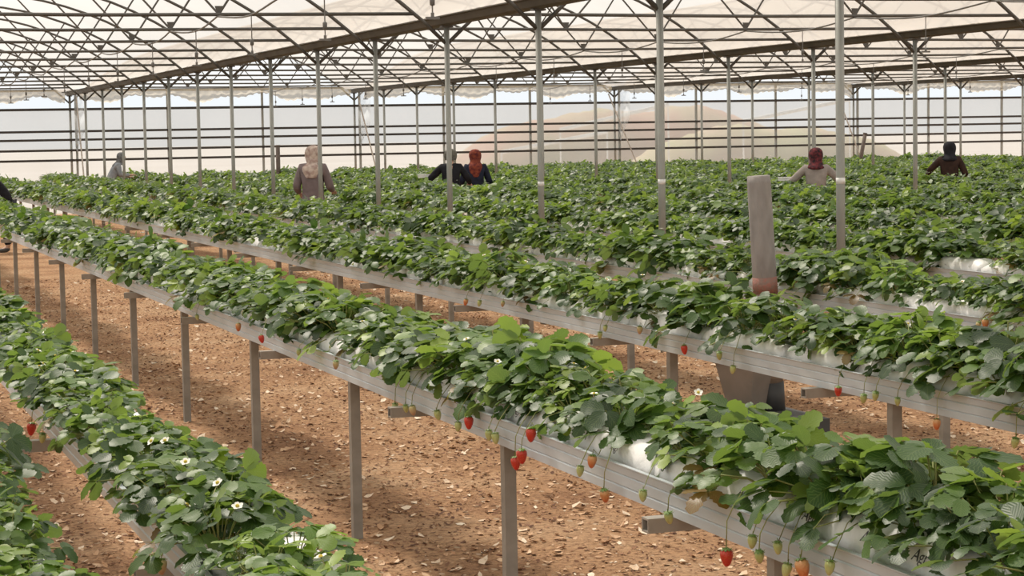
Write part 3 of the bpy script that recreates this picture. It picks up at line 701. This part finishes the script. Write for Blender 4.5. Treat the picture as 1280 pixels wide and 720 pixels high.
# ------------------------------------------------------------------ outside, behind the back wall
def bank(name, x0, x1, y, h, d, m, lab, seed):
    mb = MB(); R = random.Random(seed); nx, ny = 40, 10; vs = []; ph = [R.uniform(0, 6) for _ in range(4)]
    for i in range(nx+1):
        t = i/nx; hh = h*min(1, (math.sin(PI*t))**.45*1.02)*(1+.05*math.sin(t*9+ph[0])+.03*math.sin(t*23+ph[1]))
        for j in range(ny+1):
            s = j/ny; vs.append((x0+(x1-x0)*t, y+d*s, max(-.02, hh*math.sin(PI*s)**.6-.02+.06*math.sin(i*1.7+j*2.3)*math.sin(PI*s))))
    mb.add(vs, [(i*(ny+1)+j, (i+1)*(ny+1)+j, (i+1)*(ny+1)+j+1, i*(ny+1)+j+1) for i in range(nx) for j in range(ny)])
    tag(mb.build(name, m, smooth=True), lab, 'bank')
bank('earth_bank', 24.2, 40, 74, 3.05, 6, M['mound'], 'reddish brown earth bank outside, seen blurred through the back wall', 1)
bank('earth_bank', 29.5, 41.5, 70, 2.2, 4, M['hedge'], 'olive green bank in front of the reddish one outside the back wall', 2)
for i, (p, q) in enumerate([((26.0, 2.15), (30.2, 3.0)), ((33.2, 2.35), (37.6, 3.1)), ((23.6, 1.4), (27.6, 2.05))]):
    mb = MB(); yy = 69.3-.5*(i == 2); mb.tube([(p[0], yy, p[1]), (q[0], yy, q[1])], .075, 6)
    mb.tube([(p[0], yy, 0), (p[0], yy, p[1])], .03, 5); mb.tube([(q[0], yy, 0), (q[0], yy, q[1])], .03, 5)
    tag(mb.build('slanting_rail', M['tarp']), 'white slanting rail outside the back wall, %s' % ('in front of the left end of the bank', 'in front of the right end of the bank', 'lowest of the three')[i], 'rail', 'slanting rails outside')

# ------------------------------------------------------------------ people picking fruit
def skin_mesh(name, vs, es, rad, mats, sub=2):
    me = bpy.data.meshes.new(name+'_tmp'); me.from_pydata(vs, es, [])
    o = bpy.data.objects.new(name+'_tmp', me); COL.objects.link(o)
    o.modifiers.new('skin', 'SKIN').use_smooth_shade = True
    for i, r in enumerate(rad):
        d = me.skin_vertices[0].data[i]; d.radius = r if isinstance(r, tuple) else (r, r); d.use_root = (i == 0)
    sb = o.modifiers.new('sub', 'SUBSURF'); sb.levels = sb.render_levels = sub
    dg = bpy.context.evaluated_depsgraph_get(); out = bpy.data.meshes.new_from_object(o.evaluated_get(dg)); out.name = name
    bpy.data.objects.remove(o); bpy.data.meshes.remove(me); out.materials.clear()
    for m in mats: out.materials.append(m)
    return out
def lerp(a, b, t): return tuple(a[i]+(b[i]-a[i])*t for i in range(3))
def join_meshes(name, parts, mats):
    vs, fs, ms = [], [], []
    for me, mi in parts:
        b = len(vs); vs += [tuple(v.co) for v in me.vertices]; fs += [tuple(b+i for i in p.vertices) for p in me.polygons]; ms += [mi]*len(me.polygons)
    me = bpy.data.meshes.new(name); me.from_pydata(vs, [], fs)
    for m in mats: me.materials.append(m)
    me.polygons.foreach_set('material_index', ms); me.polygons.foreach_set('use_smooth', [True]*len(fs)); me.update(); return me
def ball(c, r, sq=(1, 1, 1)):
    mb = MB(); prof = [(math.sin(PI*i/8)*r+1e-4, -math.cos(PI*i/8)*r) for i in range(9)]; mb.lathe(prof, 10)
    mb.v = [(c[0]+x*sq[0], c[1]+y*sq[1], c[2]+z*sq[2]) for x, y, z in mb.v]; return mb.mesh('ball', M['skin'], True)
def person(label, loc, face, sc, lean, elbows, wrists, headyaw, top_c, scarf, legs_c, drape=.10, bottom='trousers', cap=False, glove=None, group=None):
    t = thing('person', label, 'person', loc, group); t.rotation_euler = (0, 0, -face); t.scale = (sc,)*3
    nb = (0, lean, 1.41-.25*lean*lean*2); ch = (0, lean*.72, 1.27-.10*lean); sp = (0, lean*.3, 1.10)
    nt_ = (0, lean+.025+.12*lean, 1.49-.35*lean*lean*2); hc = (0, nt_[1]+.03, nt_[2]+.085); ht = (0, hc[1]-.005, hc[2]+.06)
    sh = {s: (s*.165, lean*.92, 1.375-.2*lean) for s in (-1, 1)}
    # one continuous body: pelvis up to the crown, arms with five fingers, legs and feet
    V, E_, R = [(0, 0, .93)], [], [(.15, .11)]
    def a(p, par, r): V.append(tuple(p)); E_.append((par, len(V)-1)); R.append(r); return len(V)-1
    i_sp = a(sp, 0, (.135, .10)); i_ch = a(ch, i_sp, (.155, .11)); i_nb = a(nb, i_ch, (.07, .06)); i_nt = a(nt_, i_nb, (.05, .05)); i_hc = a(hc, i_nt, (.074, .086)); a(ht, i_hc, (.058, .068))
    for s in (-1, 1):
        el, wr = elbows[s], wrists[s]
        i = a(sh[s], i_ch, .058); i = a(el, i, .044); i = a(wr, i, .028)
        d = Vector(wr)-Vector(el); d.normalize(); side = d.cross(Vector((0, 0, 1))); side.normalize(); dn = Vector((0, 0, -1))
        W_ = Vector(wr); i_p = a(W_+d*.055, i, (.034, .018))
        for f, (off, ln) in enumerate(((-.030, .062), (-.010, .072), (.010, .068), (.030, .052))):
            b = W_+d*.085+side*off; j = a(b, i_p, .010); j = a(b+d*ln*.5+dn*.010, j, .009); a(b+d*ln*.85+dn*.035, j, .008)
        b = W_+d*.03-side*s*.034; j = a(b, i_p, .011); a(b+d*.035-side*s*.022+dn*.012, j, .009)
        h = a((s*.088, 0, .86), 0, .082); k = a((s*.095, .03, .49), h, .056); n = a((s*.10, -.01, .09), k, .038); a((s*.115, .13, .035), n, .030)
    body = skin_mesh('body', V, E_, R, [M['skin']])
    hr = Matrix.Rotation(-headyaw, 4, 'Z')
    def hp(x, y, z): q = hr @ Vector((x, y, z)); return (hc[0]+q.x, hc[1]+q.y, hc[2]+q.z)
    bits = [(body, 0), (ball(hp(0, .088, -.005), .017, (.8, 1.1, 1.5)), 0), (ball(hp(0, .080, -.045), .018, (1.3, .6, .45)), 0), (ball(hp(0, .065, -.075), .028, (1., .9, .8)), 0)]
    for s in (-1, 1): bits += [(ball(hp(s*.030, .078, .018), .011), 1), (ball(hp(s*.030, .079, .036), .014, (1.2, .5, .3)), 1), (ball(hp(s*.078, 0, .0), .02, (.4, .8, 1.3)), 0)]
    link('body', join_meshes('body', bits, [M['skin'], M['eye']]), t)
    # upper garment with sleeves
    V, E_, R = [(0, 0, .80)], [], [(.19, .145)]
    i0 = a((0, lean*.08, .95), 0, (.172, .135)); i1 = a(sp, i0, (.162, .125)); i2 = a(ch, i1, (.182, .132)); a((0, nb[1], nb[2]-.01), i2, (.085, .075))
    for s in (-1, 1):
        i = a(sh[s], i2, .080); i = a(lerp(sh[s], elbows[s], .5), i, .068); i = a(elbows[s], i, .062); a(lerp(elbows[s], wrists[s], .93), i, .043)
    link('jacket', skin_mesh('jacket', V, E_, R, [top_c]), t)
    if bottom == 'skirt':
        mb = MB(); mb.lathe([(.30, .12), (.285, .2), (.24, .5), (.20, .78), (.17, .95), (.12, .97)], 20); link('skirt', mb.mesh('skirt', legs_c, True), t)
    else:
        V, E_, R = [(0, 0, .94)], [], [(.165, .125)]
        for s in (-1, 1): i = a((s*.088, 0, .84), 0, .100); i = a((s*.095, .03, .49), i, .078); a((s*.10, -.01, .12), i, .062)
        link('trousers', skin_mesh('trousers', V, E_, R, [legs_c]), t)
    for s in (-1, 1):
        V, E_, R = [(s*.10, -.03, .075)], [], [.046]; i = a((s*.105, .03, .05), 0, .046); a((s*.118, .15, .036), i, .034)
        link('shoe', skin_mesh('shoe', V, E_, R, [M['darkpl']]), t)
    # head scarf: a thin shell open over the face, falling onto the shoulders
    rings = [(.112, .012), (.106, .05), (.085, .083), (.045, .104), (0, .109), (-.045, .102), (-.085, .088)]
    if not cap: rings += [(-.12, .088), (-.15, .105), (-.175, .13), (-.20, .145)] + [(-.20-drape*q, .145-.03*q) for q in (.35, .7, 1.)]
    n = 28; vs = []; R_ = random.Random(len(label))
    ph = [R_.uniform(0, 6) for _ in range(3)]
    for k, (z, r) in enumerate(rings):
        low = max(0, -z-.10)
        for j in range(n):
            q = 2*PI*j/n; wv = 1+.05*math.sin(q*5+ph[0]+z*20)*min(1, k/6)+.03*math.sin(q*11+ph[1])*min(1, k/6)
            px, py = r*wv*math.sin(q), r*wv*math.cos(q)*(1.06 if z > -.1 else .86)
            v = hr @ Vector((px, py, 0)) if z > -.13 else Vector((px*1.08, py, 0)).lerp(hr @ Vector((px, py, 0)), max(0, 1-low*12))
            nape = .055*min(1, max(0, (-z-.05)/.08)); vs.append((hc[0]+v.x, hc[1]+v.y-nape-low*(lean*1.3+.10), hc[2]+z-.02*low*math.cos(q)))
    fs = []
    for k in range(len(rings)-1):
        for j in range(n):
            q = (j+.5)/n*2*PI; q = q if q < PI else q-2*PI; z = rings[k+1][0]
            if abs(q) < .80 and -.10 < z < .05: continue
            if z < -.205 and abs(q) < 1.5: continue
            fs.append((k*n+j, k*n+(j+1) % n, (k+1)*n+(j+1) % n, (k+1)*n+j))
    fs.append(tuple(range(n-1, -1, -1)))
    me = bpy.data.meshes.new('tmp'); me.from_pydata(vs, [], fs); o = bpy.data.objects.new('tmp', me); COL.objects.link(o)
    so_ = o.modifiers.new('s', 'SOLIDIFY'); so_.thickness = .008; so_.offset = 1
    sb = o.modifiers.new('u', 'SUBSURF'); sb.levels = sb.render_levels = 1
    dg = bpy.context.evaluated_depsgraph_get(); sm = bpy.data.meshes.new_from_object(o.evaluated_get(dg)); bpy.data.objects.remove(o); bpy.data.meshes.remove(me)
    sm.materials.clear(); sm.materials.append(scarf); sm.polygons.foreach_set('use_smooth', [True]*len(sm.polygons)); sm.name = 'headscarf'
    link('knitted_cap' if cap else 'headscarf', sm, t)
    return t
def cloth(name, c1, c2, sc=14., rough=.9): return mat(name, c1, rough, 0, c2, sc, .25, 120., spec=.2)
K = dict(black=cloth('black_cloth', (.018, .018, .022), (.010, .010, .013)), navy=cloth('navy_cloth', (.020, .024, .045), (.012, .014, .026)),
         grey=cloth('pale_grey_cloth', (.34, .36, .39), (.25, .27, .30)), taupe=cloth('taupe_cloth', (.21, .165, .165), (.165, .13, .13)), beige=cloth('greige_knit', (.34, .30, .275), (.27, .235, .215), 10.),
         brown=cloth('brown_cloth', (.042, .023, .017), (.026, .015, .012)), sgrey=cloth('grey_scarf', (.22, .22, .225), (.11, .115, .12), 26.), sbeige=cloth('cream_scarf', (.62, .52, .45), (.33, .22, .19), 16.),
         srust=cloth('rust_floral_scarf', (.26, .062, .032), (.09, .02, .022), 20.), sdark=cloth('dark_floral_scarf', (.17, .035, .042), (.022, .018, .022), 22.), sblack=cloth('black_scarf', (.022, .022, .028), (.012, .012, .015)), cap=cloth('grey_green_cap', (.16, .155, .13), (.10, .098, .085), 40.))
def arms_out(l, w=.37, z=1.17, f=.20): return {s: (s*w, l*.9-.02, z) for s in (-1, 1)}, {s: (s*(w+.05), l*.9+f, z-.09) for s in (-1, 1)}
az = lambda p: math.atan2(p[0], p[1])
p = (15.32, 29.35, 0); e, w = arms_out(.06)
person('person in greige knit top and dark floral headscarf from behind, arms spread over plants', p, az(p), 1.725/1.70, .06, e, w, 0, K['beige'], K['sdark'], K['black'], .02)
PGS = p
p = (19.9, 32.93, 0); e, w = arms_out(.06, .34, 1.19); e[1] = (.27, .0, 1.12); w[1] = (.27, .24, 1.08)
person('person in brown jacket and black headscarf seen from behind, picking near the right edge', p, az(p), 1.75/1.70, .06, e, w, .15, K['brown'], K['sblack'], K['black'], .03)
p = (11.46, 36.3, 0); e, w = arms_out(.10, .38, 1.15); e[1] = (.31, .06, 1.14); w[1] = (.33, .28, 1.07)
person('person in black jacket and grey cap seen from behind, beside the red headscarf', p, az(p), 1.76/1.68, .10, e, w, 0, K['black'], K['cap'], K['black'], 0, cap=True)
PDK = p
p = (12.18, 37.05, 0); e, w = arms_out(.08, .25, 1.10)
person('person in navy top with long rust red floral headscarf, seen from behind', p, az(p), 1.745/1.69, .08, e, w, -.1, K['navy'], K['srust'], K['navy'], .20, 'skirt')
p = (7.78, 31.9, 0); e = {-1: (-.23, -.03, 1.10), 1: (.24, .05, 1.10)}; w = {-1: (-.24, .18, 1.02), 1: (.22, .28, 1.05)}
person('person in taupe coat and long cream headscarf standing behind a steel post', p, az(p)+.25, 1.90/1.70, .02, e, w, 1.15, K['taupe'], K['sbeige'], K['taupe'], .15, 'skirt')
p = (7.72, 53.5, 0); e = {-1: (-.20, .24, 1.10), 1: (.20, .24, 1.10)}; w = {-1: (-.16, .48, 1.06), 1: (.16, .50, 1.10)}
person('person in pale grey top and grey headscarf bending to the right near the back wall', p, az(p)+1.45, 1.705/1.63, .22, e, w, .1, K['grey'], K['sgrey'], K['navy'], .14)
p = (3.73, 39.0, 0); e = {-1: (-.22, .36, 1.0), 1: (.22, .36, 1.0)}; w = {-1: (-.18, .55, .95), 1: (.18, .55, .95)}
person('person in black clothes bending over the plants, half cut off by the left edge', p, az(p)-1.5, 1.72/1.6, .34, e, w, 0, K['black'], K['sblack'], K['black'], .08)
# white harvest trays at the pickers' left hands
for (q, off, f, lab, z) in ((PGS, -.45, .26, 'white harvest tray at the left hand of the person in the greige top', 1.19), (PDK, -.46, .24, 'white harvest tray at the left hand of the person in the black jacket', 1.24)):
    a_ = az(q); c = (q[0]+math.cos(a_)*off+math.sin(a_)*f, q[1]-math.sin(a_)*off+math.cos(a_)*f, z)
    t = thing('harvest_tray', lab, 'tray', c, 'white harvest trays'); t.rotation_euler = (0, 0, -a_)
    mb = MB(); w_, d_, h_, k_ = .15, .10, .055, .006
    mb.box((-w_, -d_, 0), (w_, d_, k_))
    for lo, hi in (((-w_, -d_, k_), (-w_+k_, d_, h_)), ((w_-k_, -d_, k_), (w_, d_, h_)), ((-w_+k_, -d_, k_), (w_-k_, -d_+k_, h_)), ((-w_+k_, d_-k_, k_), (w_-k_, d_, h_))): mb.box(lo, hi)
    mb.build('tray_body', M['white'], t)
    mb = MB(); pts = [(-w_, -d_, h_), (w_, -d_, h_), (w_, d_, h_), (-w_, d_, h_)]
    for i in range(4): mb.tube([pts[i], pts[(i+1) % 4]], .007, 6)
    mb.build('rim', M['white'], t)

# ------------------------------------------------------------------ light
W = bpy.data.worlds.new('world'); S.world = W; W.use_nodes = True; nt = W.node_tree; nt.nodes.clear()
bg = nt.nodes.new('ShaderNodeBackground'); wo = nt.nodes.new('ShaderNodeOutputWorld')
bg.inputs[0].default_value = (.92, .965, 1.0, 1); bg.inputs[1].default_value = 1.0; nt.links.new(bg.outputs[0], wo.inputs[0])
sd = bpy.data.lights.new('sun', 'SUN'); sd.energy = 7.5; sd.angle = math.radians(9); sd.color = (1., .95, .88)
so = bpy.data.objects.new('sun', sd); COL.objects.link(so); so.rotation_euler = (math.radians(-32), math.radians(-10), 0)

vs_ = S.view_settings; S.display_settings.display_device = 'sRGB'
vs_.view_transform = 'Standard'; vs_.look = 'None'; vs_.exposure = 0.0; vs_.gamma = 1.0; vs_.use_curve_mapping = False
cy = S.cycles; cy.max_bounces = 10; cy.diffuse_bounces = 5; cy.transmission_bounces = 6; cy.transparent_max_bounces = 10; cy.glossy_bounces = 3
cy.use_denoising = True; cy.caustics_reflective = False; cy.caustics_refractive = False; cy.sample_clamp_indirect = 6.0
